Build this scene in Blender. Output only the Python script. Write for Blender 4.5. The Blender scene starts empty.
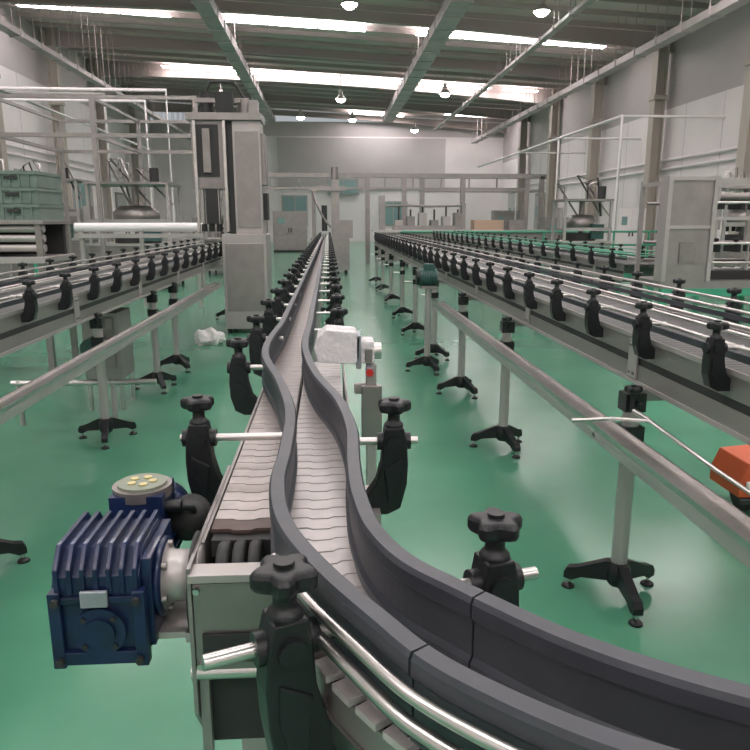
import bpy, bmesh, math, random
from mathutils import Vector, Matrix
random.seed(4)
S=bpy.context.scene
try:
    S.view_settings.view_transform='Standard'
except Exception: pass

# ------------------------------------------------------------ materials
def mat(name,col,rough=.5,metal=0.,noise=0.,nscale=8.,emit=None,estr=0.,bump=0.,coat=0.,stretch=None):
    m=bpy.data.materials.new(name); m.use_nodes=True
    nt=m.node_tree; b=nt.nodes['Principled BSDF']
    b.inputs['Base Color'].default_value=(*col,1)
    b.inputs['Roughness'].default_value=rough
    b.inputs['Metallic'].default_value=metal
    if coat: b.inputs['Coat Weight'].default_value=coat
    if emit:
        b.inputs['Emission Color'].default_value=(*emit,1); b.inputs['Emission Strength'].default_value=estr
    if noise or bump:
        tc=nt.nodes.new('ShaderNodeTexCoord'); mp=nt.nodes.new('ShaderNodeMapping')
        if stretch: mp.inputs['Scale'].default_value=stretch
        n=nt.nodes.new('ShaderNodeTexNoise'); n.inputs['Scale'].default_value=nscale; n.inputs['Detail'].default_value=5
        nt.links.new(tc.outputs['Object'],mp.inputs['Vector']); nt.links.new(mp.outputs[0],n.inputs['Vector'])
        if noise:
            r=nt.nodes.new('ShaderNodeValToRGB')
            r.color_ramp.elements[0].position=.3; r.color_ramp.elements[1].position=.7
            r.color_ramp.elements[0].color=(*[c*(1-noise) for c in col],1)
            r.color_ramp.elements[1].color=(*[min(1,c*(1+noise)) for c in col],1)
            nt.links.new(n.outputs['Fac'],r.inputs['Fac']); nt.links.new(r.outputs['Color'],b.inputs['Base Color'])
        if bump:
            bp=nt.nodes.new('ShaderNodeBump'); bp.inputs['Strength'].default_value=bump; bp.inputs['Distance'].default_value=.02
            nt.links.new(n.outputs['Fac'],bp.inputs['Height']); nt.links.new(bp.outputs[0],b.inputs['Normal'])
    return m
M=dict(
 floor=mat('floor_green_epoxy',(.088,.285,.178),.2,noise=.13,nscale=1.4,bump=.03),
 wall=mat('wall_white_panel',(.88,.82,.825),.6,noise=.04,nscale=.6),
 wallg=mat('wall_grey_panel',(.54,.495,.495),.6,noise=.05,nscale=.6),
 ceil=mat('ceiling_sheet',(.70,.59,.565),.7,noise=.05,nscale=.8),
 beam=mat('roof_beam_paint',(.43,.37,.355),.6),
 duct=mat('galvanised_duct',(.52,.465,.46),.5,metal=.3,noise=.10,nscale=3),
 col=mat('column_paint',(.48,.43,.385),.5),
 steel=mat('stainless_steel',(.62,.59,.575),.30,metal=1,noise=.08,nscale=14),
 steeld=mat('brushed_dark_steel',(.30,.275,.265),.40,metal=.75,noise=.12,nscale=10),
 steelp=mat('satin_steel_sheet',(.46,.43,.42),.42,metal=.5,noise=.06,nscale=6,stretch=(1,1,.15)),
 side=mat('conveyor_side_steel',(.33,.305,.295),.38,metal=.6,noise=.09,nscale=7,stretch=(1,.2,1)),
 black=mat('black_nylon',(.010,.011,.013),.42,noise=.2,nscale=30),
 rail=mat('uhmw_guide_grey',(.050,.054,.066),.42,noise=.12,nscale=25),
 chain=mat('chain_slat_beige',(.56,.52,.51),.28,metal=.15,noise=.10,nscale=30),
 chainb=mat('chain_slat_brown',(.42,.37,.355),.32,metal=.1,noise=.15,nscale=30),
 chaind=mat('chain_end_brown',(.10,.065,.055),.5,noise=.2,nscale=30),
 dark=mat('dark_recess',(.03,.03,.03),.6),
 bed=mat('conveyor_bed_dark',(.10,.10,.10),.38,metal=.4,noise=.2,nscale=20),
 blue=mat('blue_gearbox_enamel',(.006,.016,.062),.36,noise=.35,nscale=18,coat=.15),
 plate=mat('nameplate_aluminium',(.34,.36,.40),.5,metal=.5),
 white=mat('white_plastic',(.82,.79,.80),.4),
 red=mat('red_plastic',(.6,.03,.02),.4),
 orange=mat('orange_paint',(.62,.11,.035),.5),
 green=mat('green_frame_paint',(.06,.34,.21),.4),
 crate=mat('crate_grey_green',(.16,.22,.19),.5,noise=.1,nscale=6),
 mgreen=mat('motor_green_paint',(.03,.09,.08),.4),
 lid=mat('terminal_lid_olive',(.22,.25,.19),.45),
 card=mat('cardboard',(.50,.36,.27),.8),
 glass=mat('window_glass_teal',(.24,.38,.38),.15),
 door=mat('door_grey',(.42,.42,.42),.5),
 bagm=mat('plastic_bag_white',(.82,.80,.78),.35,bump=.4,nscale=30),
 wrap=mat('stretch_wrap_plastic',(.80,.76,.79),.2,bump=.7,nscale=34),
 yellow=mat('yellow_label',(.58,.50,.25),.5),
 strip=mat('light_strip_glow',(.9,.9,.9),.5,emit=(1,.965,.975),estr=15.5),
 lamp=mat('lamp_glow',(.9,.9,.9),.5,emit=(1,1,.95),estr=28),
)
# ------------------------------------------------------------ mesh builder
class B:
    def __init__(s): s.v=[];s.f=[];s.m=[];s.sm=[];s.mats=[]
    def mi(s,k):
        if k not in s.mats: s.mats.append(k)
        return s.mats.index(k)
    def add(s,vs,fs,k,smooth=False):
        o=len(s.v); s.v+=[tuple(v) for v in vs]; i=s.mi(k)
        for f in fs: s.f.append([o+a for a in f]); s.m.append(i); s.sm.append(smooth)
    def box(s,x0,x1,y0,y1,z0,z1,k):
        s.add([(x0,y0,z0),(x1,y0,z0),(x1,y1,z0),(x0,y1,z0),(x0,y0,z1),(x1,y0,z1),(x1,y1,z1),(x0,y1,z1)],
              [(0,3,2,1),(4,5,6,7),(0,1,5,4),(1,2,6,5),(2,3,7,6),(3,0,4,7)],k)
    def cyl(s,p0,p1,r,k,n=14,r2=None,smooth=True):
        p0=Vector(p0);p1=Vector(p1); r2=r if r2 is None else r2
        d=(p1-p0).normalized(); a=d.orthogonal().normalized(); b=d.cross(a)
        vs=[];
        for p,rr in((p0,r),(p1,r2)):
            for i in range(n):
                t=2*math.pi*i/n; vs.append(p+a*math.cos(t)*rr+b*math.sin(t)*rr)
        s.add(vs,[(i,(i+1)%n,n+(i+1)%n,n+i) for i in range(n)],k,smooth)
        s.add(vs[:n],[tuple(range(n-1,-1,-1))],k); s.add(vs[n:],[tuple(range(n))],k)
    def revolve(s,c,axis,prof,k,n=20):
        c=Vector(c);d=Vector(axis).normalized();a=d.orthogonal().normalized();b=d.cross(a)
        vs=[];fs=[]
        for r,h in prof:
            for i in range(n):
                t=2*math.pi*i/n; vs.append(c+d*h+a*math.cos(t)*r+b*math.sin(t)*r)
        for j in range(len(prof)-1):
            for i in range(n): fs.append((j*n+i,j*n+(i+1)%n,(j+1)*n+(i+1)%n,(j+1)*n+i))
        s.add(vs,fs,k,True)
    def tube(s,pts,r,k,n=10):
        pts=[Vector(p) for p in pts]; vs=[];fs=[]
        up=Vector((0,0,1)); N=len(pts)
        for j,p in enumerate(pts):
            d=(pts[min(j+1,N-1)]-pts[max(j-1,0)]).normalized()
            a=d.cross(up)
            if a.length<.1: a=d.cross(Vector((0,1,0)))
            a.normalize(); b=a.cross(d)
            for i in range(n):
                t=2*math.pi*i/n; vs.append(p+a*math.cos(t)*r+b*math.sin(t)*r)
        for j in range(N-1):
            for i in range(n): fs.append((j*n+i,j*n+(i+1)%n,(j+1)*n+(i+1)%n,(j+1)*n+i))
        s.add(vs,fs,k,True)
        s.add(vs[:n],[tuple(range(n))],k); s.add(vs[-n:],[tuple(range(n))],k)
    def sweep(s,path,prof,z,k):
        vs=[];fs=[];N=len(path);n=len(prof)
        for j,p in enumerate(path):
            a=path[max(j-1,0)];b=path[min(j+1,N-1)]
            d=Vector((b[0]-a[0],b[1]-a[1])).normalized(); nr=Vector((d.y,-d.x))
            for o,h in prof: vs.append((p[0]+nr.x*o,p[1]+nr.y*o,z+h))
        for j in range(N-1):
            for i in range(n): fs.append((j*n+i,j*n+(i+1)%n,(j+1)*n+(i+1)%n,(j+1)*n+i))
        fs.append(tuple(range(n-1,-1,-1))); fs.append(tuple((N-1)*n+i for i in range(n)))
        s.add(vs,fs,k)
    def prism(s,poly,o,ax,ay,az,t,k):
        o=Vector(o);ax=Vector(ax);ay=Vector(ay);az=Vector(az); n=len(poly)
        vs=[o+ax*x+ay*y-az*t/2 for x,y in poly]+[o+ax*x+ay*y+az*t/2 for x,y in poly]
        s.add(vs,[tuple(range(n-1,-1,-1)),tuple(range(n,2*n))]+[(i,(i+1)%n,n+(i+1)%n,n+i) for i in range(n)],k)
    def knob(s,c,r,k='black',n=40,h=.022):
        c=Vector(c);vs=[];fs=[]
        prof=[(.55,0,.3),(.92,.12,1),(1,.35,1),(1,.75,1),(.86,1,1),(.45,1.02,.5)]
        for q,hh,lo in prof:
            for i in range(n):
                t=2*math.pi*i/n; rr=r*q*(1-.16*lo*(1-math.cos(5*t))/1.0)
                vs.append(c+Vector((math.cos(t)*rr,math.sin(t)*rr,hh*h)))
        for j in range(len(prof)-1):
            for i in range(n): fs.append((j*n+i,j*n+(i+1)%n,(j+1)*n+(i+1)%n,(j+1)*n+i))
        fs.append(tuple(range(n-1,-1,-1))); fs.append(tuple((len(prof)-1)*n+i for i in range(n)))
        s.add(vs,fs,k,False)
        s.cyl(c+Vector((0,0,h)),c+Vector((0,0,h*1.2)),r*.3,k,n=16)
    def obj(s,name,parent=None,bevel=0,loc=None):
        me=bpy.data.meshes.new(name); me.from_pydata(s.v,[],s.f)
        for k in s.mats: me.materials.append(M[k])
        me.polygons.foreach_set('material_index',s.m); me.polygons.foreach_set('use_smooth',s.sm)
        me.update()
        bm=bmesh.new(); bm.from_mesh(me); bmesh.ops.recalc_face_normals(bm,faces=bm.faces); bm.to_mesh(me); bm.free()
        o=bpy.data.objects.new(name,me); S.collection.objects.link(o)
        if loc: o.location=loc
        if parent: o.parent=parent
        if bevel:
            b=o.modifiers.new('bevel','BEVEL'); b.width=bevel; b.segments=2; b.limit_method='ANGLE'; b.angle_limit=math.radians(40)
        return o
def empty(name,loc=(0,0,0)):
    e=bpy.data.objects.new(name,None); e.location=loc; S.collection.objects.link(e); return e
def inst(me,name,parent,loc,rz=0,sc=1):
    o=bpy.data.objects.new(name,me); S.collection.objects.link(o); o.parent=parent
    o.location=loc; o.rotation_euler=(0,0,rz); o.scale=(sc,)*3; return o
def spline(P,step=.012):
    out=[];n=len(P)
    for i in range(n-1):
        p0=Vector(P[max(i-1,0)]);p1=Vector(P[i]);p2=Vector(P[i+1]);p3=Vector(P[min(i+2,n-1)])
        L=(p2-p1).length; k=max(2,min(40,int(L/step)))
        def tan(a,b,c):
            la=(b-a).length;lb=(c-b).length
            if la<1e-6:return (c-b)/lb
            if lb<1e-6:return (b-a)/la
            return ((b-a)/la*lb+(c-b)/lb*la)/(la+lb)
        m1=tan(p0,p1,p2)*L;m2=tan(p1,p2,p3)*L
        for j in range(k):
            t=j/k;t2=t*t;t3=t2*t
            out.append((2*t3-3*t2+1)*p1+(t3-2*t2+t)*m1+(-2*t3+3*t2)*p2+(t3-t2)*m2)
    out.append(Vector(P[-1])); return out
def resample(path,d):
    res=[path[0].copy()];acc=0;nxt=d
    for a,b in zip(path,path[1:]):
        L=(b-a).length
        while acc+L>=nxt:
            res.append(a.lerp(b,(nxt-acc)/L)); nxt+=d
        acc+=L
    return res
def offset(path,o):
    r=[];N=len(path)
    for j,p in enumerate(path):
        d=(path[min(j+1,N-1)]-path[max(j-1,0)]).normalized()
        r.append(Vector((p.x+d.y*o,p.y-d.x*o)))
    return r
# ============================================================ ROOM
XL,XR,Y0,Y1=-11.8,12.3,-9,50.5
def zr(x): return 8.7-.05*x
b=B(); b.box(XL-.3,XR+.3,Y0-.3,Y1+.3,-.1,0,'floor'); b.obj('floor')
b=B()
zl,zrr=zr(XL-.3),zr(XR+.3)
b.add([(XL-.3,Y0-.3,zl),(XR+.3,Y0-.3,zrr),(XR+.3,Y1+.3,zrr),(XL-.3,Y1+.3,zl),(XL-.3,Y0-.3,zl+.2),(XR+.3,Y0-.3,zrr+.2),(XR+.3,Y1+.3,zrr+.2),(XL-.3,Y1+.3,zl+.2)],
      [(0,3,2,1),(4,5,6,7),(0,1,5,4),(1,2,6,5),(2,3,7,6),(3,0,4,7)],'ceil'); b.obj('ceiling')
def wallx(name,x0,x1,zs,ztop):
    b=B(); b.box(x0,x1,Y0,Y1,0,zs,'wall'); b.box(x0,x1,Y0,Y1,zs,ztop,'wallg')
    for i in range(1,int((Y1-Y0)/2.4)):
        y=Y0+i*2.4
        xi=x1 if x0<0 else x0
        b.box(xi-.006,xi+.006,y-.008,y+.008,0,zs,'wallg')
    return b.obj(name)
wallx('wall_left',XL-.2,XL,7.0,zr(XL)-.0); wallx('wall_right',XR,XR+.2,5.4,zr(XR))
b=B(); b.box(XL,XR,Y1,Y1+.2,0,7.1,'wall'); b.box(XL,XR,Y1,Y1+.2,7.1,8.05,'wallg')
b.box(-3.4,8.2,Y1-.12,Y1,3.6,7.0,'wallg')
b.obj('wall_back')
b=B(); b.box(XL,XR,Y0-.2,Y0,0,8.05,'wall'); b.obj('wall_front')
def window(name,c,w,h,axis,n=2):
    b=B();x,y,z=c
    if axis=='x':
        b.box(x-w/2-.1,x+w/2+.1,y-.06,y,z-.1,z+h+.1,'door'); b.box(x-w/2,x+w/2,y-.08,y-.06,z,z+h,'glass')
        for i in range(1,n): b.box(x-w/2+w*i/n-.04,x-w/2+w*i/n+.04,y-.1,y-.06,z,z+h,'door')
    else:
        s=1 if x<0 else -1; xa,xb=sorted((x,x+s*.06)); xc,xd=sorted((x+s*.06,x+s*.08)); xe,xf=sorted((x+s*.06,x+s*.1))
        b.box(xa,xb,y-w/2-.1,y+w/2+.1,z-.1,z+h+.1,'door'); b.box(xc,xd,y-w/2,y+w/2,z,z+h,'glass')
        for i in range(1,n): b.box(xe,xf,y-w/2+w*i/n-.04,y-w/2+w*i/n+.04,z,z+h,'door')
    b.obj(name)
window('window_1',(1.1,Y1-.12,3.3),2.0,.9,'x')
window('window_2',(-2.3,Y1,1.2),1.6,1.9,'x'); window('window_3',(4.6,Y1,1.2),1.8,1.5,'x')
for i,y in enumerate((23.5,29.5,35.5)): window('window_%d'%(4+i),(XL,y,1.6),2.2,1.7,'y',3)
def door(name,x,y,w=1.8,h=2.9):
    b=B(); s=1 if x<0 else -1
    def bx(d0,d1,*a): xa,xb=sorted((x+s*d0,x+s*d1)); b.box(xa,xb,*a)
    bx(0,.05,y-w/2-.12,y+w/2+.12,0,h+.12,'steeld'); bx(.05,.09,y-w/2,y-.01,0.02,h,'door'); bx(.05,.09,y+.01,y+w/2,0.02,h,'door')
    bx(.09,.13,y-.12,y-.08,1,1.2,'steel'); bx(.09,.13,y+.08,y+.12,1,1.2,'steel'); bx(.09,.1,y-w*.35,y-w*.15,1.6,2.3,'glass'); bx(.09,.1,y+w*.15,y+w*.35,1.6,2.3,'glass')
    b.obj(name)
door('door_1',XR-.002,41); door('door_2',XR-.002,47,2.4,3.2); door('door_3',XL+.002,42)
for side in(-1,1):
    X=(-11.3 if side<0 else 11.9)
    for y in(2,8,14,20,26,32,38,44):
        b=B(); h=zr(X)-.05; w=.2
        b.box(X-.2,X-.17,y-w,y+w,0,h,'col'); b.box(X+.17,X+.2,y-w,y+w,0,h,'col'); b.box(X-.17,X+.17,y-.02,y+.02,0,h,'col')
        b.box(X-.3,X+.3,y-.3,y+.3,0,.03,'col')
        b.box(X-.25,X+.25,y-.24,y+.24,6.2-(.5 if side>0 else 0),6.35-(.5 if side>0 else 0),'col')
        b.obj('steel_column')
for y in(20,26,32,38,44,49.8):
    b=B(); n=8
    for j in range(n):
        xa=XL+(XR-XL)*j/n; xb=XL+(XR-XL)*(j+1)/n
        d1=.30+.3*abs(2*j/n-1)**2; d2=.30+.3*abs(2*(j+1)/n-1)**2
        za,zb=zr(xa)-.16,zr(xb)-.16
        for (w,ta,tb,ba,bb) in((.015,za,zb,za-d1,zb-d2),(.13,za-d1,zb-d2,za-d1-.03,zb-d2-.03)):
            b.add([(xa,y-w,ba),(xb,y-w,bb),(xb,y+w,bb),(xa,y+w,ba),(xa,y-w,ta),(xb,y-w,tb),(xb,y+w,tb),(xa,y+w,ta)],
             [(0,3,2,1),(4,5,6,7),(0,1,5,4),(1,2,6,5),(2,3,7,6),(3,0,4,7)],'beam')
    b.obj('roof_beam')
b=B()
y=19
while y<50:
    b.add([(XL,y-.04,zr(XL)-.16),(XR,y-.04,zr(XR)-.16),(XR,y+.04,zr(XR)-.16),(XL,y+.04,zr(XL)-.16),(XL,y-.04,zr(XL)),(XR,y-.04,zr(XR)),(XR,y+.04,zr(XR)),(XL,y+.04,zr(XL))],
      [(0,3,2,1),(0,1,5,4),(1,2,6,5),(2,3,7,6),(3,0,4,7)],'beam'); y+=1.37
b.obj('roof_purlins')
def strip_row(y,x,xe,half=.3,skip=()):
    b=B(); k=0
    while x<xe-.5:
        x2=min(x+1.75,11.6)
        if k not in skip:
            z0,z1=zr(x)-.26,zr(x2)-.26
            b.add([(x,y-half,z0),(x2,y-half,z1),(x2,y+half,z1),(x,y+half,z0)],[(0,3,2,1)],'strip')
        x+=1.82; k+=1
    b.obj('light_strip')
for y in(-5,2.5,10,17): strip_row(y,-9.6,10.9,.3)  # extra glowing rows out of view, added to light the near hall
strip_row(28.0,-3.9,10.9,.27,(3,)); strip_row(28.0,-11,-6.5,.2)
strip_row(37.4,-8,8.5,.30); strip_row(37.4,9,10.9,.3); strip_row(48.5,1.5,5,.4); strip_row(46.5,7.5,10.9,.45)
def duct(name,x,z,w,h,y0,y1,k='duct'):
    b=B(); b.box(x-w/2,x+w/2,y0,y1,z,z+h,k)
    y=y0+.7
    while y<y1:
        b.box(x-w/2-.03,x+w/2+.03,y-.03,y+.03,z-.03,z+h+.03,k)
        b.cyl((x-w/2+.04,y+.1,z+h),(x-w/2+.04,y+.1,zr(x)-.02),.012,'beam',6); b.cyl((x+w/2-.04,y+.1,z+h),(x+w/2-.04,y+.1,zr(x)-.02),.012,'beam',6); y+=1.5
    b.obj(name)
duct('ventilation_duct',3.75,7.35,.6,.35,8,45)
duct('ventilation_duct',-3.55,7.6,.5,.3,8,48)
duct('cable_tray',9.9,6.55,.35,.2,6,49,'duct')
duct('cable_tray',7.2,7.3,.22,.1,6,49,'duct')
duct('cable_tray',-8.6,6.5,.3,.15,6,49,'duct')
for (x,y,z) in((6.75,23.4,7.85),(.7,36,7.2),(-5.3,38,7.5),(5.3,33,7.0),(.75,23.4,7.95),(6.3,17,7.3),(-2.6,14,7.5),(1.5,43,7.2),(-1.5,43,7.3),(-6,46,7.2),(5.5,46,7.)):
    b=B(); b.cyl((0,0,.35),(0,0,zr(x)-z-.02),.015,'beam',6); b.cyl((0,0,.2),(0,0,.42),.09,'duct')
    b.revolve((0,0,0),(0,0,1),[(.26,0),(.24,.05),(.15,.17),(.08,.22)],'duct'); b.revolve((0,0,.01),(0,0,-1),[(.0,.16),(.12,.13),(.2,.07),(.24,0)],'lamp')
    b.obj('high_bay_lamp',loc=(x,y,z))
def pipes(name,segs,r,k='wall'):
    b=B()
    for p in segs: b.tube(p,r,k,8)
    return b.obj(name)
pipes('overhead_pipes',[[(-10.9,19.4,4.75),(-4.1,19.4,4.75),(-4.1,19.4,1.2)],[(-10.9,19.2,4.45),(-4.6,19.2,4.45),(-4.6,19.2,0)],[(-10.9,24,5.4),(-7,24,5.4),(-7,24,0)]],.045)
pipes('overhead_pipes',[[(XR-.05,y,4.6),(9.0,y,4.6),(9.0,y,0)] for y in(22,28,34)]+[[(9.0,22,4.6),(9.0,43,4.6)],[(XR-.1,12,3.6),(XR-.1,49,3.6)],[(XR-.1,12,3.3),(XR-.1,49,3.3)]],.05)
pipes('overhead_pipes',[[(XL+.1,12,3.9),(XL+.1,49,3.9)],[(XL+.1,12,4.2),(XL+.1,49,4.2)],[(-9.5,14,0),(-9.5,14,5.2),(-9.5,40,5.2),(-9.5,40,0)]],.05)

# ============================================================ CLAMP MESH (n=+X outward)
def clamp_mesh(name,rod_in,rod_out,drop=.13):
    b=B(); d=drop
    poly=[(.017,.03),(.023,.005),(.026,-.04),(.024,-.08),(.012,-d+.012),(-.012,-d),(-.052,-d),(-.056,-d+.03),(-.034,-.078),(-.024,-.04),(-.021,.005),(-.017,.03)]
    b.prism(poly,(0,0,0),(1,0,0),(0,0,1),(0,1,0),.038,'black')
    b.prism([(.014,-.03),(.015,-.075),(-.01,-d+.02),(-.02,-.05)],(0,0,0),(1,0,0),(0,0,1),(0,1,0),.044,'black')
    b.cyl((0,-.025,0),(0,.025,0),.014,'black',14)
    b.cyl((-.031,0,0),(.031,0,0),.0165,'black',18)
    b.revolve((0,0,.028),(0,0,1),[(.018,0),(.018,.006),(.0115,.012),(.0115,.026),(.017,.030)],'black',18)
    b.knob((0,0,.056),.033,'black',h=.023)
    b.cyl((-rod_in,0,0),(rod_out,0,0),.0075,'steel',14)
    b.cyl((-.035,0,-drop+.015),(-.062,0,-drop+.015),.008,'steel',8)
    return b
bc=clamp_mesh('clamp',.09,.03); tmp=bc.obj('clamp_part',bevel=0); CL=tmp.data; bpy.data.objects.remove(tmp)

# ============================================================ CENTRAL CONVEYOR
cc=empty('transfer_conveyor')
L=[(-.125,19.5),(-.15,8),(-.165,4.2),(-.172,2.6),(-.176,1.9),(-.110,1.55),(-.079,1.32),(-.074,1.077),(-.0765,.944),(-.058,.807),(-.006,.677),(.043,.5875),(.081,.524),(.131,.471),(.195,.420),(.27,.380),(.42,.322),(.8,.25)]
R=[(-.065,19.5),(-.066,8),(-.067,4.34),(-.07,2.58),(-.0677,1.964),(-.029,1.632),(.0193,1.391),(.0368,1.18),(.0335,1.022),(.0369,.8815),(.0526,.7717),(.0836,.694),(.1279,.6377),(.159,.600),(.2005,.553),(.256,.505),(.325,.460),(.45,.405),(.82,.335)]
Lp=spline(L);Rp=spline(R)
prof=[(-.011,0),(.011,0),(.012,.004),(.012,.014),(.0075,.02),(.0075,.058),(.012,.064),(.012,.079),(.009,.085),(-.009,.085),(-.012,.079),(-.012,.064),(-.0075,.058),(-.0075,.02),(-.012,.014),(-.012,.004)]
def rail(path,cuts,name):
    b=B(); idx=[0]
    for c in cuts:
        i=min(range(len(path)),key=lambda q:(path[q]-Vector(c)).length); idx.append(i)
    idx.append(len(path)-1)
    for a,e in zip(idx,idx[1:]):
        seg=[p.copy() for p in path[a:e+1]]
        if a: d=(seg[1]-seg[0]).normalized(); seg[0]+=d*.0012
        d=(seg[-1]-seg[-2]).normalized(); seg[-1]-=d*.0012
        b.sweep(seg,prof,1.055,'rail')
    o=b.obj(name,cc)
rail(Lp,[(-.165,3.2),(.075,.53)],'guide_rail_left'); rail(Rp,[(-.069,3.2),(.145,.62)],'guide_rail_right')
Cl=[Vector((-.115,19.6)),Vector((-.125,4)),Vector((-.135,2.2)),Vector((-.137,.985))]
Cr=spline([(-.022,2.3),(-.022,1.5),(-.020,1.1),(-.012,.92),(.012,.79),(.048,.69),(.095,.612),(.148,.547),(.21,.496),(.29,.447),(.42,.385),(.82,.30)])
def chain(path,hw,k,name,z=1.035,kend=None):
    b=B(); P=resample(path,.0381)
    w=hw
    poly=[(-.0172,-w),(.0172,-w),(.0172,-.02),(.0230,-.013),(.0230,.013),(.0172,.02),(.0172,w),(-.0172,w),(-.0172,.02),(-.0114,.013),(-.0114,-.013),(-.0172,-.02)]
    for a,c in zip(P,P[1:]):
        d=(c-a).normalized(); m=(a+c)/2
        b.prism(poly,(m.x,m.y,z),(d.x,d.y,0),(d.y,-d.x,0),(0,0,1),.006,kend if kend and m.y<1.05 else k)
    b.sweep(path,[(-w*.93,-.03),(w*.93,-.03),(w*.93,-.0045),(-w*.93,-.0045)],z,'dark')
    b.obj(name,cc)
chain(Cl,.048,'chainb','slat_chain_straight',kend='chaind'); chain(Cr,.055,'chain','slat_chain_curved')
b=B()
for o,s in((-.058,-1),(.058,1)):
    b.sweep(Cl,[(o-.003,-.14),(o+.003,-.14),(o+.003,-.002),(o-.003,-.002)],1.03,'side')
    b.sweep(Cl,[(o-.012*s-.007,-.14),(o-.012*s+.007,-.14),(o-.012*s+.007,-.132),(o-.012*s-.007,-.132)],1.03,'steelp')
for o in(-.066,.066):
    b.sweep(Cr,[(o-.003,-.15),(o+.003,-.15),(o+.003,.0),(o-.003,.0)],1.03,'side')
b.sweep(Cr,[(.070,-.06),(.074,-.06),(.074,-.035),(.070,-.035)],1.03,'steel')
b.sweep(Cr,[(-.06,-.145),(.06,-.145),(.06,-.139),(-.06,-.139)],1.03,'bed')
b.sweep(Cl,[(-.055,-.135),(.055,-.135),(.055,-.13),(-.055,-.13)],1.03,'bed')
b.obj('side_frame',cc)
b=B(); P=resample([p for p in Cr if p.y<.86],.0381)
for a,c in zip(P,P[1:]):
    d=(c-a).normalized(); m=(a+c)/2
    b.prism([(-.0165,.05),(.0165,.05),(.0155,.074),(-.0155,.074)],(m.x,m.y,1.0365),(d.x,d.y,0),(d.y,-d.x,0),(0,0,1),.008,'chain')
b.obj('chain_slat_edges',cc)
b=B()
sub=[p for p in Lp if p.y<.78]
for o,z,r in((.0235,1.113,.0060),(.0265,1.088,.0068),):
    q=offset(sub,o); b.tube([(p.x,p.y,z) for p in q],r,'steel',12)
subR=[p for p in Rp if p.y<.72]
q=offset(subR,-.022); b.tube([(p.x,p.y,1.10) for p in q],.006,'steel',10)
b.obj('side_guide_tubes',cc)
b=B()
for x in(-.2,-.077):
    b.prism([(.90,1.03),(.90,.80),(.96,.72),(1.25,.72),(1.32,.89),(1.32,1.03)],(x,0,0),(0,1,0),(0,0,1),(1,0,0),.006,'side')
b.box(-.196,-.081,.902,.908,.87,1.005,'steeld')
b.box(-.2,-.077,.894,.93,1.010,1.022,'steelp')
b.box(-.185,-.09,.896,.9015,.885,.93,'dark')
for x in(-.16,-.137,-.114):
    b.revolve((x-.009,.968,.985),(1,0,0),[(.0,0),(.046,0),(.049,.004),(.049,.014),(.046,.018),(0,.018)],'dark',18)
b.cyl((-.26,.968,.985),(-.06,.968,.985),.012,'steel',14)
for i,(y,z) in enumerate(((.93,.84),(.93,.99),(1.05,.77),(1.2,.77),(1.0,.90))):
    b.cyl((-.2,y,z),(-.209,y,z),.007,'steel',6); b.cyl((-.077,y,z),(-.068,y,z),.007,'steel',6)
b.box(-.165,-.115,1.08,1.14,.12,.86,'steelp'); b.box(-.215,-.204,.925,1.28,.90,.915,'steelp')
b.cyl((-.205,.912,.862),(-.06,.912,.862),.012,'steel',16)
b.box(-.195,-.085,.93,1.0,.73,.86,'dark')
b.box(-.196,-.182,.911,.927,.30,.86,'side'); b.box(-.196,-.085,.911,.927,.28,.30,'side')
for x in(-.190,-.087):
    for z in(.88,.997): b.cyl((x,.902,z),(x,.894,z),.005,'steel',6)
b.obj('drive_end_housing',cc,bevel=.0010)
b=B()
b.prism([(-.07,.80),(-.07,.60),(.06,.54),(.13,.60),(.0,.80)],(0,0,.80),(1,0,0),(0,1,0),(0,0,1),.05,'steeld')
b.box(-.04,.01,.68,.73,.1,.80,'steelp')
b.obj('curve_underframe',cc,bevel=.003)
def place(x,y,z,dx,dy,sc=1,me=None,nm='rail_clamp'):
    return inst(me or CL,nm,cc,(x,y,z),math.atan2(dy,dx),sc)
def big(x,y,z,dx,dy,rin,rout,drop,sc=1.0,nm='rail_clamp'):
    o=clamp_mesh('c',rin,rout,drop=drop).obj(nm,cc,bevel=.0025); o.location=(x,y,z); o.rotation_euler=(0,0,math.atan2(dy,dx)); o.scale=(sc,)*3
big(-.249,1.293,1.096,-1,0,.168,.036,.15,1.0)
big(.117,1.25,1.096,1,.0,.085,.045,.14,1.0)
big(.185,.728,1.094,.97,.25,.06,.055,.14)
big(-.048,.634,1.086,-.93,-.36,.055,.078,.18,1.06)
y=1.9
while y<19:
    place(-.255+.003*min(y,19),y,1.105,-1,0,me=CL); y+=.48
y=2.55
while y<19:
    place(.035,y,1.105,1,0); y+=.48
b=B()
b.sweep([Vector((-.205,1.35)),Vector((-.205,1.22))],[(-.02,-.06),(.012,-.06),(.012,-.03),(-.02,-.03)],1.0,'steelp')
b.sweep([Vector((.07,1.35)),Vector((.07,1.2))],[(-.02,-.06),(.012,-.06),(.012,-.03),(-.02,-.03)],1.0,'steelp')
b.obj('clamp_mounts',cc)
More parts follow.
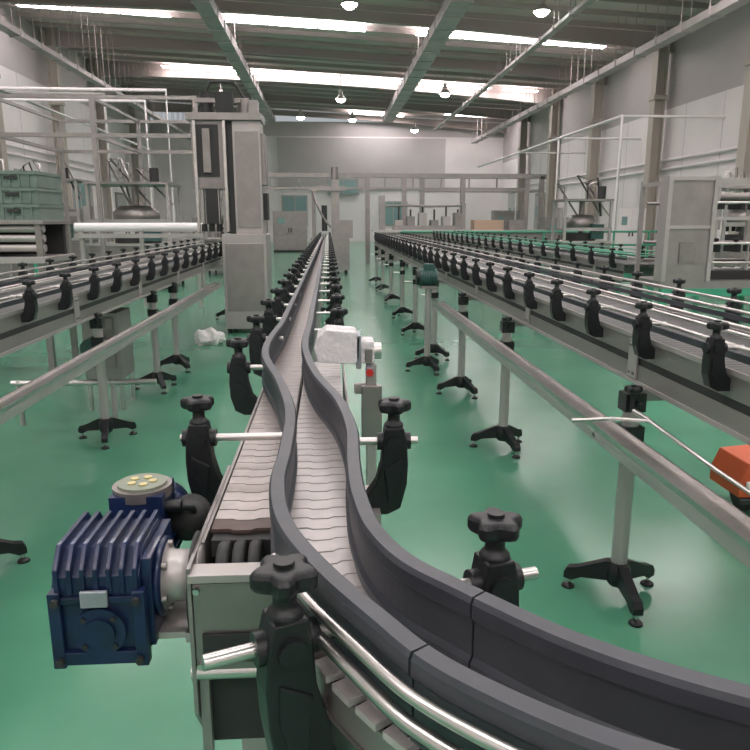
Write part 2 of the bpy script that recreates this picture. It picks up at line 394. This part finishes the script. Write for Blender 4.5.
def stand_geo(b,x,y,ztop,arm=.2,rot=0,k='steelp',r=.031):
    b.cyl((x,y,.09),(x,y,ztop),r,k,16)
    b.revolve((x,y,.06),(0,0,1),[(0,0),(.036,0),(.048,.02),(.048,.07),(.034,.10)],'black',16)
    for i in range(3):
        a=rot+i*2*math.pi/3; d=Vector((math.cos(a),math.sin(a),0)); n=Vector((-d.y,d.x,0))
        b.prism([(.02,.155),(.05,.155),(arm*.8,.102),(arm,.092),(arm+.012,.07),(arm+.012,.045),(arm-.02,.04),(arm*.7,.062),(.03,.075)],(x,y,0),d,(0,0,1),n,.038,'black')
        e=Vector((x,y,0))+d*(arm-.005)
        b.cyl(e+Vector((0,0,.008)),e+Vector((0,0,.07)),.006,'steel',8); b.revolve(e,(0,0,1),[(0,0),(.028,0),(.026,.008),(.012,.018),(0,.02)],'black',12)
b=B()
for y in(3.2,5.6,8,11,14,17): stand_geo(b,-.13,y,.9,rot=.4); 
b.box(-.2,-.06,1.07,1.15,.86,.89,'steelp'); stand_geo(b,-.14,1.11,.2,rot=1.0)
stand_geo(b,-.015,.705,.2,.18,rot=.2); stand_geo(b,.5,.37,.9,.18,rot=.6); stand_geo(b,0.0,1.9,.9,.18,rot=.3)
b.obj('support_stands',cc)

# ============================================================ GEAR MOTOR
gm=empty('gear_motor')
b=B()
x0,x1,ya,yb,z0,z1=-.385,-.268,.905,1.06,.885,1.05
b.prism([(ya,z0+.02),(ya+.02,z0),(yb-.02,z0),(yb,z0+.02),(yb,z1-.03),(yb-.03,z1),(ya+.03,z1),(ya,z1-.03)],((x0+x1)/2,0,0),(0,1,0),(0,0,1),(1,0,0),x1-x0,'blue')
for i in range(7):
    x=x0+.005+i*.0178
    b.prism([(ya-.004,z1-.055),(ya-.004,z1-.018),(ya+.02,z1+.010),(yb-.02,z1+.010),(yb+.004,z1-.02),(yb+.004,z1-.055)],(x,0,0),(0,1,0),(0,0,1),(1,0,0),.007,'blue')
b.box(x0-.006,x1+.006,ya-.008,ya+.006,z0+.004,z0+.024,'blue'); b.box(x0-.006,x1+.006,ya-.006,ya+.006,z1-.068,z1-.058,'blue')
b.box(x0-.007,x0+.01,ya-.009,ya+.01,z0,z1-.05,'blue'); b.box(x1-.01,x1+.007,ya-.009,ya+.01,z0,z1-.05,'blue')
b.cyl((-.325,ya+.005,z0+.055),(-.325,ya-.010,z0+.055),.036,'blue',28); b.cyl((-.325,ya-.010,z0+.055),(-.325,ya-.014,z0+.055),.022,'blue',20)
for a in range(4):
    t=math.pi/4+a*math.pi/2; b.cyl((-.325+.029*math.cos(t),ya-.009,z0+.055+.029*math.sin(t)),(-.325+.029*math.cos(t),ya-.013,z0+.055+.029*math.sin(t)),.004,'dark',6)
b.box(-.347,-.310,ya-.012,ya-.005,z0+.094,z0+.118,'plate')
for (xx,zz) in((x0+.004,z0+.012),(x1-.004,z0+.012),(x0+.004,z1-.062),(x1-.004,z1-.062)): b.cyl((xx,ya-.008,zz),(xx,ya-.016,zz),.006,'dark',6)
b.cyl((x0,.98,.975),(x0-.014,.98,.975),.05,'blue',28); b.cyl((x0-.014,.98,.975),(x0-.018,.98,.975),.025,'dark',20)
b.box(x1,x1+.014,ya+.01,yb-.01,z0+.02,z1-.01,'blue')
b.obj('gearbox_housing',gm,bevel=.0015)
b=B()
c=(x1+.014,.970,.985)
b.revolve(c,(1,0,0),[(0,0),(.056,0),(.058,.004),(.058,.008),(.05,.010)],'blue',28)
b.revolve(c,(1,0,0),[(.05,.010),(.044,.012),(.038,.018),(.037,.044),(.043,.046),(.043,.060),(.0,.060)],'steelp',28)
for i in range(6):
    t=i*math.pi/3+.3; b.cyl((x1+.024,.970+.047*math.cos(t),.985+.047*math.sin(t)),(x1+.031,.970+.047*math.cos(t),.985+.047*math.sin(t)),.0055,'steeld',6)
b.revolve((-.207,.985,.962),(1,0,0),[(0,0),(.078,0),(.078,.005),(0,.005)],'dark',28)
b.obj('output_flange',gm)
b=B()
b.revolve((-.325,1.06,.965),(0,1,0),[(0,0),(.07,0),(.07,.012),(.052,.014),(.052,.17),(.058,.172),(.058,.215),(.045,.225),(0,.225)],'blue',28)
for i in range(22):
    t=2*math.pi*i/22; d=Vector((math.cos(t),0,math.sin(t))); b.prism([(.05,0),(.063,0),(.063,.15),(.05,.15)],(-.325,1.078,.965),d,(0,1,0),d.cross(Vector((0,1,0))),.003,'blue')
b.box(-.36,-.275,1.085,1.175,1.015,1.062,'blue')
b.cyl((-.317,1.13,1.05),(-.317,1.13,1.068),.048,'steeld',28); b.cyl((-.317,1.13,1.068),(-.317,1.13,1.0725),.040,'lid',28)
for i in range(5):
    t=i*1.26; b.cyl((-.317+.018*math.cos(t),1.13+.018*math.sin(t),1.0725),(-.317+.018*math.cos(t),1.13+.018*math.sin(t),1.075),.007,'yellow',8)
b.cyl((-.275,1.11,1.035),(-.25,1.11,1.035),.011,'black',12)
b.tube([(-.25,1.11,1.035),(-.235,1.115,1.03),(-.225,1.14,1.0),(-.225,1.2,.93),(-.22,1.3,.85)],.006,'black',8)
b.revolve((-.245,1.12,1.0),(0,1,0),[(0,0),(.033,0),(.033,.05),(0,.05)],'dark',20)
b.obj('motor_body',gm)
b=B(); b.box(-.29,-.2,.93,1.02,.905,.915,'steelp'); b.obj('torque_arm',gm)
gm.parent=cc

# ============================================================ WHITE SENSOR UNIT
b=B()
b.prism([(-.035,1.10),(-.045,1.14),(-.035,1.175),(-.01,1.195),(.075,1.188),(.088,1.17),(.085,1.105),(.07,1.095)],(0,2.03,0),(1,0,0),(0,0,1),(0,1,0),.11,'wrap')
b.box(.088,.128,1.98,2.07,1.095,1.160,'wrap'); b.cyl((.128,2.02,1.125),(.15,2.02,1.125),.025,'steel',18)
b.box(.075,.09,1.975,2.075,1.08,1.178,'plate')
b.box(.10,.122,1.97,1.98,1.10,1.14,'steeld'); b.box(.103,.125,1.972,2.0,1.055,1.085,'plate'); b.cyl((.114,1.972,1.07),(.114,1.965,1.07),.011,'red',14)
b.box(.105,.135,1.99,2.03,.10,1.09,'steelp'); b.box(.07,.105,2.0,2.02,1.0,1.03,'steelp')
b.box(.03,.21,1.92,2.1,0,.02,'steelp'); b.box(.1,.14,1.985,2.035,.02,.12,'black')
b.box(.09,.15,1.97,1.989,.86,1.03,'steeld')
b.obj('bottle_sensor_unit',bevel=.003)

# ============================================================ SIDE CONVEYORS
def side_conv(name,xi,xo,y0,y1,stands,low=True,kgreen=False,cstep=.5,cy0=None,sx=None,nl=2):
    e=empty(name); s=1 if xo>xi else -1
    b=B()
    def bx(a,c,*r): a,c=sorted((a,c)); b.box(a,c,*r)
    for x,q in((xi,1),(xo,-1)):
        bx(x,x+q*s*.004,y0,y1,.875,1.055,'side')
        bx(x-q*s*.012,x,y0,y1,.868,.884,'steelp'); bx(x-q*s*.010,x,y0,y1,1.045,1.062,'steelp')
        bx(x-q*s*.006,x,y0,y1,.884,.945,'side'); bx(x-q*s*.006,x,y0,y1,.975,1.045,'side'); bx(x-q*s*.001,x,y0,y1,.945,.975,'dark')
    y=y0+.8
    while y<y1:
        bx(xi-.014*s,xi-.006*s,y-.04,y+.04,.89,1.04,'steelp'); 
        for z in(.91,1.02):
            for yy in(y-.02,y+.02): b.cyl((xi-.014*s,yy,z),(xi-.022*s,yy,z),.007,'steeld',6)
        bx(xi,xo,y-.02,y+.02,.90,.94,'steeld'); y+=1.5
    w=abs(xo-xi)-.04
    for i in range(nl):
        a=xi+s*(.02+w*i/nl+.012); c=xi+s*(.02+w*(i+1)/nl-.012); bx(a,c,y0,y1,1.02,1.04,'bed')
        yy=y0
        while yy<min(y1,9):
            bx(a,c,yy,yy+.034,1.04,1.044,'bed'); yy+=.0381
    for i in range(nl+1):
        x=xi+s*(.02+w*i/nl)
        edge=i in(0,nl)
        b.cyl((x,y0,1.125),(x,y1,1.125),.008,'green' if kgreen else 'steel',8)
        if edge: bx(x-.005,x+.005,y0,y1,1.085,1.108,'rail')
        if edge: b.cyl((x,y0,1.165),(x,y1,1.165),.006,'green' if kgreen else 'steel',8)
        bx(x-.006,x+.006,y0,y1,1.04,1.05,'steelp')
    b.obj('frame',e)
    y=cy0 if cy0 else y0+.2; 
    while y<y1:
        inst(CL,'rail_clamp',e,(xi-s*.055,y,1.125),math.pi if s>0 else 0,1.0)
        inst(CL,'rail_clamp',e,(xo+s*.055,y,1.125),0 if s>0 else math.pi,1.0); y+=cstep
    b=B()
    for i,y in enumerate(stands):
        x=sx if sx else xi
        stand_geo(b,x,y,.82,.2,rot=.5+.25*i)
        b.box(x-.04,x+.04,y-.035,y+.035,.79,.86,'black'); bx(x,xo,y-.02,y+.02,.83,.872,'steeld'); b.knob((x-s*.02,y-.05,.87),.035,h=.025); b.cyl((x-s*.02,y-.05,.80),(x-s*.02,y-.05,.875),.012,'black',8)
        b.cyl((x,y-.03,.83),(x,y-.07,.83),.012,'black',10)
        b.cyl((x-s*.15,y-.02,.70),(x+s*.03,y-.02,.70),.011,'steel',10); b.box(x-.04,x+.04,y-.04,y+.035,.67,.73,'black')
    b.obj('support_stands',e)
    if low:
        b=B(); xl=xi-s*.165
        a,c=sorted((xl-.045,xl+.045))
        b.box(a,c,low[0],low[1],.722,.728,'steel'); b.box(a,a+.004,low[0],low[1],.68,.722,'steelp'); b.box(c-.004,c,low[0],low[1],.68,.722,'steelp')
        b.box(a,a+.006,low[0],low[1],.728,.742,'steel'); b.box(c-.006,c,low[0],low[1],.728,.742,'steel')
        b.obj('return_rail',e)
    return e
side_conv('bottle_conveyor',1.21,1.74,.35,18,(2.52,4.43,5.95,7.6,9.3,11,13,15,17),low=(.4,6.7),cy0=.5,sx=1.15)
side_conv('bottle_conveyor',-1.56,-2.1,.6,12,(2.9,4.79,6.3,7.15,11),low=(1.0,9.0),cy0=1.14,sx=-1.56)
side_conv('bottle_conveyor',3.1,3.6,7.25,21,(7.6,9.6,11.5,14,17,20),low=None,kgreen=True,cstep=.62)
b=B(); b.box(-1.95,-1.66,5.6,5.95,.25,.79,'side'); b.box(-1.9,-1.7,5.58,5.6,.35,.75,'steeld'); b.cyl((-1.82,5.55,.55),(-1.82,5.35,.55),.07,'mgreen',16)
for x in(-1.93,-1.68):
    for y in(5.62,5.93): b.cyl((x,y,0),(x,y,.25),.02,'steel',8)
b.obj('conveyor_drive_cabinet',bevel=.006)
b=B(); b.cyl((-2.35,5.2,.32),(-1.3,5.2,.32),.022,'steel',12); b.cyl((-2.3,5.2,0),(-2.3,5.2,.34),.02,'steelp',10); b.cyl((-1.62,5.2,0),(-1.62,5.2,.34),.02,'steelp',10); b.obj('floor_tie_bar')
b=B(); stand_geo(b,.98,6.9,.85,.2,rot=.9)
b.cyl((.89,6.9,.95),(1.06,6.9,.95),.085,'mgreen',20); b.cyl((.86,6.9,.95),(.89,6.9,.95),.075,'black',20); b.box(.93,1.03,6.85,6.95,1.02,1.08,'mgreen'); b.box(.90,1.06,6.83,6.97,.84,.87,'steeld')
for i in range(7): b.revolve((.90+.022*i,6.9,.95),(1,0,0),[(.085,0),(.094,.002),(.094,.006),(.085,.008)],'mgreen',20)
b.obj('conveyor_motor')
b=B(); b.tube([(.86,2.36,.80),(1.0,2.34,.81),(1.12,2.3,.81),(1.14,1.9,.775),(1.14,1.2,.765)],.007,'steel',8); b.cyl((1.12,2.3,.81),(1.12,2.43,.81),.01,'steel',8); b.obj('drip_pipe')
b=B()
b.prism([(2.06,.12),(2.06,.20),(2.10,.30),(2.6,.34),(2.62,.12)],(0,3.35,0),(1,0,0),(0,0,1),(0,1,0),.28,'orange')
b.box(2.09,2.3,3.195,3.21,.15,.21,'white'); b.box(2.06,2.6,3.19,3.21,.09,.12,'dark')
for y in(3.2,3.5): b.box(2.6,3.7,y-.08,y+.08,.07,.12,'orange'); b.cyl((3.5,y-.04,.04),(3.5,y+.04,.04),.04,'dark',12)
for x in(2.15,2.45): b.cyl((x,3.35,.09),(x+.05,3.35,.09),.09,'dark',16)
b.cyl((2.42,3.3,.3),(2.5,3.1,.80),.02,'orange',10); b.cyl((2.42,3.1,.80),(2.58,3.1,.80),.015,'black',10)
b.box(2.32,2.45,3.195,3.21,.17,.27,'yellow')
b.obj('pallet_truck',bevel=.006)
me=bpy.data.meshes.new('plastic_bag'); bm=bmesh.new(); bmesh.ops.create_icosphere(bm,subdivisions=4,radius=.15)
for v in bm.verts:
    n=v.co.normalized(); k=1+.13*math.sin(7*n.x+3*n.y)+.09*math.sin(13*n.y-7*n.z)+.05*math.sin(23*n.x+17*n.z)
    v.co*=k; v.co.z=max(v.co.z*.75,-.07)+.07; v.co.x*=1.15
bm.to_mesh(me); bm.free(); me.materials.append(M['bagm'])
for p in me.polygons: p.use_smooth=True
o=bpy.data.objects.new('plastic_bag',me); S.collection.objects.link(o); o.location=(-1.5,8.7,0)

# ============================================================ MACHINES
b=B()
b.box(-1.40,-.82,9.5,10.2,.06,1.32,'steelp'); b.box(-1.36,-.86,9.49,9.5,.3,1.2,'side')
for x in(-1.35,-.87):
    for y in(9.55,10.15): b.cyl((x,y,0),(x,y,.07),.03,'black',10)
b.box(-1.22,-.86,9.6,10.05,1.32,2.75,'steelp'); b.box(-1.19,-.89,9.585,9.6,1.4,2.62,'side')
b.box(-1.30,-1.22,9.62,9.8,1.32,2.75,'dark')
b.box(-1.75,-1.3,9.6,10.0,1.9,2.75,'steeld'); b.box(-1.7,-1.4,9.58,9.6,2.05,2.7,'dark'); b.box(-1.72,-1.68,9.56,9.61,1.35,2.75,'steel'); b.box(-1.34,-1.3,9.56,9.61,1.35,2.75,'steel')
b.box(-1.6,-1.5,9.55,9.58,2.1,2.65,'steeld'); b.box(-1.6,-1.45,9.6,9.7,1.45,1.9,'dark')
b.box(-1.80,-.84,9.54,10.1,2.75,2.84,'side'); b.cyl((-1.56,9.8,2.84),(-1.56,9.8,3.12),.09,'dark',16); b.cyl((-1.05,9.8,2.84),(-1.05,9.8,3.02),.12,'steeld',16)
b.box(-1.7,-1.0,9.7,9.75,2.98,3.04,'steeld'); b.tube([(-1.56,9.8,3.12),(-1.5,9.8,3.25),(-1.2,9.8,3.25),(-1.05,9.8,3.02)],.02,'dark',8)
b.box(-1.42,-1.2,9.6,9.7,2.84,3.1,'dark'); b.box(-1.0,-.88,9.6,9.8,2.84,3.0,'side')
for x in(-1.65,-1.55,-1.45): b.cyl((x,9.7,1.45),(x,9.7,1.9),.025,'steel',10); b.cyl((x,9.7,1.35),(x,9.7,1.45),.04,'dark',10)
b.box(-.86,-.80,9.7,9.95,1.5,1.85,'dark'); b.box(-.86,-.81,9.65,10.0,1.95,2.6,'steeld')
b.obj('capping_machine',bevel=.005)
b=B()
b.box(-4.6,-2.66,6.85,7.65,1.1,1.16,'steelp'); b.box(-4.6,-2.7,7.5,7.6,1.16,1.48,'dark'); b.box(-4.6,-2.66,6.88,7.62,1.46,1.50,'side')
for z in(1.24,1.33,1.42): b.cyl((-4.6,6.95,z),(-2.68,6.95,z),.035,'steelp',14)
for x in(-4.5,-3.6,-2.72):
    b.box(x-.03,x+.03,6.9,6.96,0,1.46,'steeld'); b.box(x-.03,x+.03,7.54,7.6,0,1.46,'steeld')
b.box(-4.45,-2.78,6.97,7.5,.4,.9,'side')
b.obj('bottle_rinser',bevel=.004)
# stacked crates resting on the rinser table
b=B()
for r in range(3):
    for c in range(4):
        xa=-4.52+c*.46; za=1.50+r*.15
        b.box(xa,xa+.44,6.92,7.55,za,za+.125,'crate'); b.box(xa-.008,xa+.448,6.905,7.565,za+.115,za+.145,'crate')
        for i in range(5): b.box(xa+.03+i*.085,xa+.045+i*.085,6.905,6.92,za,za+.115,'crate')
        b.box(xa+.16,xa+.28,6.900,6.918,za+.07,za+.10,'dark')
b.obj('stacked_crates')
b=B(); b.cyl((-4.3,12.5,1.38),(-2.15,12.5,1.38),.075,'white',20)
b.box(-4.3,-2.15,12.4,12.6,1.2,1.27,'steelp')
for x in(-4.2,-3.2,-2.25): b.box(x-.03,x+.03,12.45,12.55,0,1.32,'steelp')
b.obj('air_conveyor_tube')
def filler(name,x,y,w,d,h,nh=8,seed=1):
    rr=random.Random(seed); b=B()
    b.box(x-w/2,x+w/2,y-d/2,y+d/2,.12,.95,'side'); b.box(x-w/2+.05,x+w/2-.05,y-d/2-.012,y-d/2,.2,.88,'steeld')
    b.box(x-w/2-.05,x+w/2+.05,y-d/2-.05,y+d/2+.05,.95,1.0,'steel')
    for sx in(-1,1):
        for sy in(-1,1):
            b.cyl((x+sx*w*.45,y+sy*d*.45,0),(x+sx*w*.45,y+sy*d*.45,.12),.03,'black',8)
            b.box(x+sx*w*.47-.03,x+sx*w*.47+.03,y+sy*d*.45-.03,y+sy*d*.45+.03,1,h,'steelp')
    b.box(x-w/2,x+w/2,y-d/2,y+d/2,h-.05,h,'side'); b.box(x-w/2,x+w/2,y-d/2-.01,y-d/2,h*.62,h*.66,'steelp')
    R=min(w,d)*.36
    b.revolve((x,y,h*.62),(0,0,1),[(0,0),(R,0),(R,.25),(R*.7,.38),(0,.4)],'steeld',20)
    for i in range(nh):
        t=2*math.pi*i/nh; px,py=x+R*.85*math.cos(t),y+R*.85*math.sin(t)
        b.cyl((px,py,1.3),(px,py,h*.62),.025,'steel',8); b.cyl((px,py,1.25),(px,py,1.36),.045,'dark',8)
    b.cyl((x,y,1),(x,y,1.18),R,'dark',20); b.cyl((x,y,1.18),(x,y,h),.07,'steeld',12)
    for i in range(5):
        px=x+rr.uniform(-.4,.4)*w; q=rr.uniform(.2,.5); b.tube([(px,y,h),(px,y,h+q),(px+rr.uniform(-.4,.4),y,h+q+.1),(px+.4,y+.1,h*.8)],.022,rr.choice(['steel','steeld','dark']),8)
    b.cyl((x+w*.3,y-d*.3,h),(x+w*.3,y-d*.3,h+.3),.1,'dark',14); b.box(x-w*.55,x-w*.5,y-d*.4,y-d*.1,1.3,1.8,'steelp')
    b.box(x+w*.1,x+w*.35,y-d*.45,y-d*.3,1.05,1.4,'mgreen')
    b.obj(name,bevel=0)
filler('bottle_filling_machine',-4.3,16.5,1.8,1.4,2.3,8,1)
filler('bottle_filling_machine',-6.6,14.0,1.6,1.2,2.1,8,2)
filler('bottle_filling_machine',-2.6,20.5,1.6,1.2,2.1,8,3)
filler('bottle_filling_machine',6.3,17.5,1.2,1.0,2.0,8,5)
filler('bottle_filling_machine',-7.8,20.9,2.0,1.4,2.6,10,6)
filler('bottle_filling_machine',9.3,15.5,1.6,1.2,2.2,8,7)
b=B()
for x in(-6.5,-4.6,-2.6):
    for y in(14.9,18.4): b.box(x-.04,x+.04,y-.04,y+.04,0,3.9,'side')
for y in(14.9,18.4): b.box(-6.54,-2.56,y-.03,y+.03,3.1,3.18,'side'); b.box(-6.54,-2.56,y-.03,y+.03,3.82,3.89,'side')
for x in(-6.5,-4.6,-2.6): b.box(x-.03,x+.03,14.9,18.4,3.1,3.17,'side'); b.box(x-.03,x+.03,14.9,18.4,3.82,3.88,'side')
b.obj('machine_gantry_frame')
# divider rack machine: end plate + open frame with rods on green base
b=B()
b.box(3.16,3.60,6.50,6.53,.93,1.86,'side')
b.box(3.14,3.18,6.48,6.64,.93,1.90,'steelp'); b.box(3.58,3.62,6.48,6.64,.93,1.90,'steelp'); b.box(3.18,3.58,6.485,6.60,1.86,1.89,'steelp'); b.box(3.18,3.58,6.485,6.50,1.42,1.45,'steelp')
b.box(3.30,3.46,6.488,6.50,1.10,1.30,'steeld')
for y in(6.52,7.09): b.box(3.62,5.6,y,y+.04,1.82,1.88,'steelp'); b.box(3.62,5.6,y,y+.04,1.50,1.53,'steelp')
b.box(3.14,5.6,6.5,7.13,.86,.93,'side')
b.box(3.16,3.20,7.09,7.13,.93,1.88,'steelp'); b.box(3.16,3.20,6.64,7.09,1.82,1.86,'steelp')
for x in(4.3,5.5):
    b.box(x,x+.04,7.085,7.135,.93,1.82,'steelp'); b.box(x,x+.04,6.515,6.565,.93,1.82,'steelp')
for z in(1.1,1.28,1.66):
    b.cyl((3.60,6.58,z),(5.5,6.58,z),.014,'steel',10); b.cyl((3.2,7.05,z),(5.5,7.05,z),.016,'steeld',10)
for i in range(9):
    x=3.72+i*.2; b.box(x-.018,x+.018,6.56,6.8,1.20,1.27,'black'); b.knob((x,6.62,1.30),.03,h=.028); b.cyl((x,6.62,1.27),(x,6.62,1.30),.01,'black',8); b.box(x-.018,x+.018,6.56,6.8,1.60,1.65,'black')
for x in(3.75,4.1,4.6,5.0): b.cyl((x,6.7,.93),(x,6.7,1.82),.014,'steel',8)
b.cyl((3.7,6.9,1.72),(5.2,6.9,1.72),.045,'steeld',14); b.box(3.65,5.3,6.65,6.95,.93,1.02,'dark')
for x in(3.2,4.3,5.5):
    for y in(6.54,7.08): b.box(x-.03,x+.03,y-.03,y+.03,0,.86,'green')
b.box(3.16,5.55,6.495,6.55,.79,.86,'green'); b.box(3.16,5.55,6.50,6.56,.3,.35,'green')
b.obj('bottle_divider_machine')
b=B()
b.box(4.0,7.6,8.6,8.66,.74,.8,'green'); b.box(4.0,7.6,9.6,9.66,.74,.8,'green')
for x in(4.05,5.2,6.4,7.5):
    for y in(8.63,9.63): b.box(x-.03,x+.03,y-.03,y+.03,0,.78,'green')
    b.box(x-.03,x+.03,8.63,9.63,.74,.8,'green')
for i in range(20): b.cyl((4.1+i*.18,8.66,.83),(4.1+i*.18,9.6,.83),.03,'steel',10)
b.obj('roller_table')
b=B()
for z in(1.15,.75): b.cyl((2.2,21.5,z),(11,21.5,z),.03,'green',8)
for i in range(9): b.cyl((2.2+i*1.1,21.5,0),(2.2+i*1.1,21.5,1.15),.03,'green',8)
b.obj('guard_railing')
b=B()
for z in(1.25,.9): b.cyl((-10.5,11.5,z),(-4.6,11.5,z),.03,'green',8)
for i in range(7): b.cyl((-10.5+i*.98,11.5,0),(-10.5+i*.98,11.5,1.25),.03,'green',8)
b.obj('guard_railing')
b=B()
b.box(-.5,.6,20.2,21,.1,1.0,'side'); b.box(.1,.32,20.3,20.7,1.0,2.6,'side'); b.box(-.45,-.35,20.3,20.5,1,2.3,'steeld')
b.box(-.5,.5,20.25,20.6,2.3,2.42,'side'); b.cyl((.2,20.5,2.6),(.2,20.5,2.95),.1,'steeld',14); b.tube([(-.4,20.2,2.3),(-.33,20.1,2.0),(-.2,20.1,1.7),(-.05,20.1,1.45),(.1,20.1,1.3)],.035,'steeld',8)
b.cyl((-.1,20.15,1.2),(-.1,20.15,1.9),.08,'dark',12); b.box(.32,.7,20.3,20.6,1.0,1.5,'side')
for x in(-.4,.5):
    for y in(20.3,20.9): b.cyl((x,y,0),(x,y,.12),.04,'black',8)
b.obj('labelling_machine')
b=B()
b.box(1.6,7.2,23.6,24.6,.15,1.1,'steeld'); b.box(1.5,7.3,23.5,24.7,1.1,1.18,'steel')
for i in range(8): b.box(1.7+i*.69,2.3+i*.69,23.58,23.6,.25,1.02,'side'); b.cyl((1.95+i*.69,23.7,0),(1.95+i*.69,23.7,.16),.04,'black',8)
b.box(2.2,4.5,23.8,24.4,1.18,1.32,'side')
for i in range(6):
    b.box(2.25+i*.4,2.5+i*.4,23.85,24.3,1.32,1.5+.12*(i%3),'steeld' if i%2 else 'steelp'); b.cyl((2.37+i*.4,24,1.5),(2.37+i*.4,24,1.95-.1*(i%2)),.03,'dark',8)
b.box(4.9,5.9,23.8,24.4,1.18,1.5,'card'); b.box(6.1,6.6,23.8,24.4,1.18,1.5,'side'); b.box(1.7,1.9,23.8,24,1.18,2.3,'side')
b.tube([(1.8,24,1.95),(2.6,24,1.98),(3.4,24,1.95),(4.6,24,1.98)],.04,'steeld',8); b.box(4.5,4.62,23.9,24.1,1.18,2.05,'side')
b.obj('bottle_washing_machine')
b=B()
for x in(-2.2,1.4,2.7,4.8,7.1): b.box(x-.08,x+.08,25.4,25.56,0,3.05,'side')
b.box(-2.3,7.2,25.38,25.58,2.95,3.1,'side'); b.box(-2.3,7.2,25.42,25.54,2.55,2.62,'side')
for i in range(9): b.box(-2.0+i*1.0,-1.96+i*1.0,25.44,25.52,2.62,2.95,'side')
b.obj('pipe_bridge_frame')
b=B()
for x in(4.2,9.6): b.box(x-.1,x+.1,31.9,32.1,0,3.4,'side')
b.box(4.0,9.8,31.9,32.1,3.3,3.5,'side'); b.box(4.2,9.6,31.95,32.05,2.7,2.8,'side'); b.obj('pipe_bridge_frame')
for i,(x,y,w,h,k) in enumerate(((8.6,26,1.2,1.6,'side'),(10.4,24,1,1.9,'wall'),(-9.5,27,1.4,1.9,'side'),(-8.5,31,1.2,1.7,'wall'),(7.6,34,1.2,1.5,'side'),(-4.5,30,2.2,1.6,'side'),(-1.8,34,1.6,1.9,'side'),(9.6,38,1.4,2.0,'side'))):
    b=B(); b.box(x-w/2,x+w/2,y,y+.7,.1,h,k); b.box(x-w/2+.04,x-.01,y-.02,y,.16,h-.06,k); b.box(x+.01,x+w/2-.04,y-.02,y,.16,h-.06,k)
    b.box(x-w/2,x+w/2,y,y+.7,0,.1,'dark'); b.box(x-.08,x-.04,y-.05,y-.02,h*.5,h*.6,'dark'); b.box(x+.04,x+.08,y-.05,y-.02,h*.5,h*.6,'dark'); b.box(x-w*.35,x-w*.15,y-.025,y-.02,h*.7,h*.85,'glass')
    b.obj('control_cabinet',bevel=.01)

# ============================================================ world + camera
w=bpy.data.worlds.new('w'); S.world=w; w.use_nodes=True
w.node_tree.nodes['Background'].inputs[0].default_value=(.8,.85,.9,1); w.node_tree.nodes['Background'].inputs[1].default_value=.5
cam=bpy.data.cameras.new('cam'); co=bpy.data.objects.new('camera',cam); S.collection.objects.link(co)
cam.sensor_width=36; cam.lens=33.6; cam.clip_start=.02; cam.clip_end=200
co.location=(0,0,1.5); co.rotation_euler=(math.radians(90-12.48),0,math.radians(-3.75))
S.camera=co
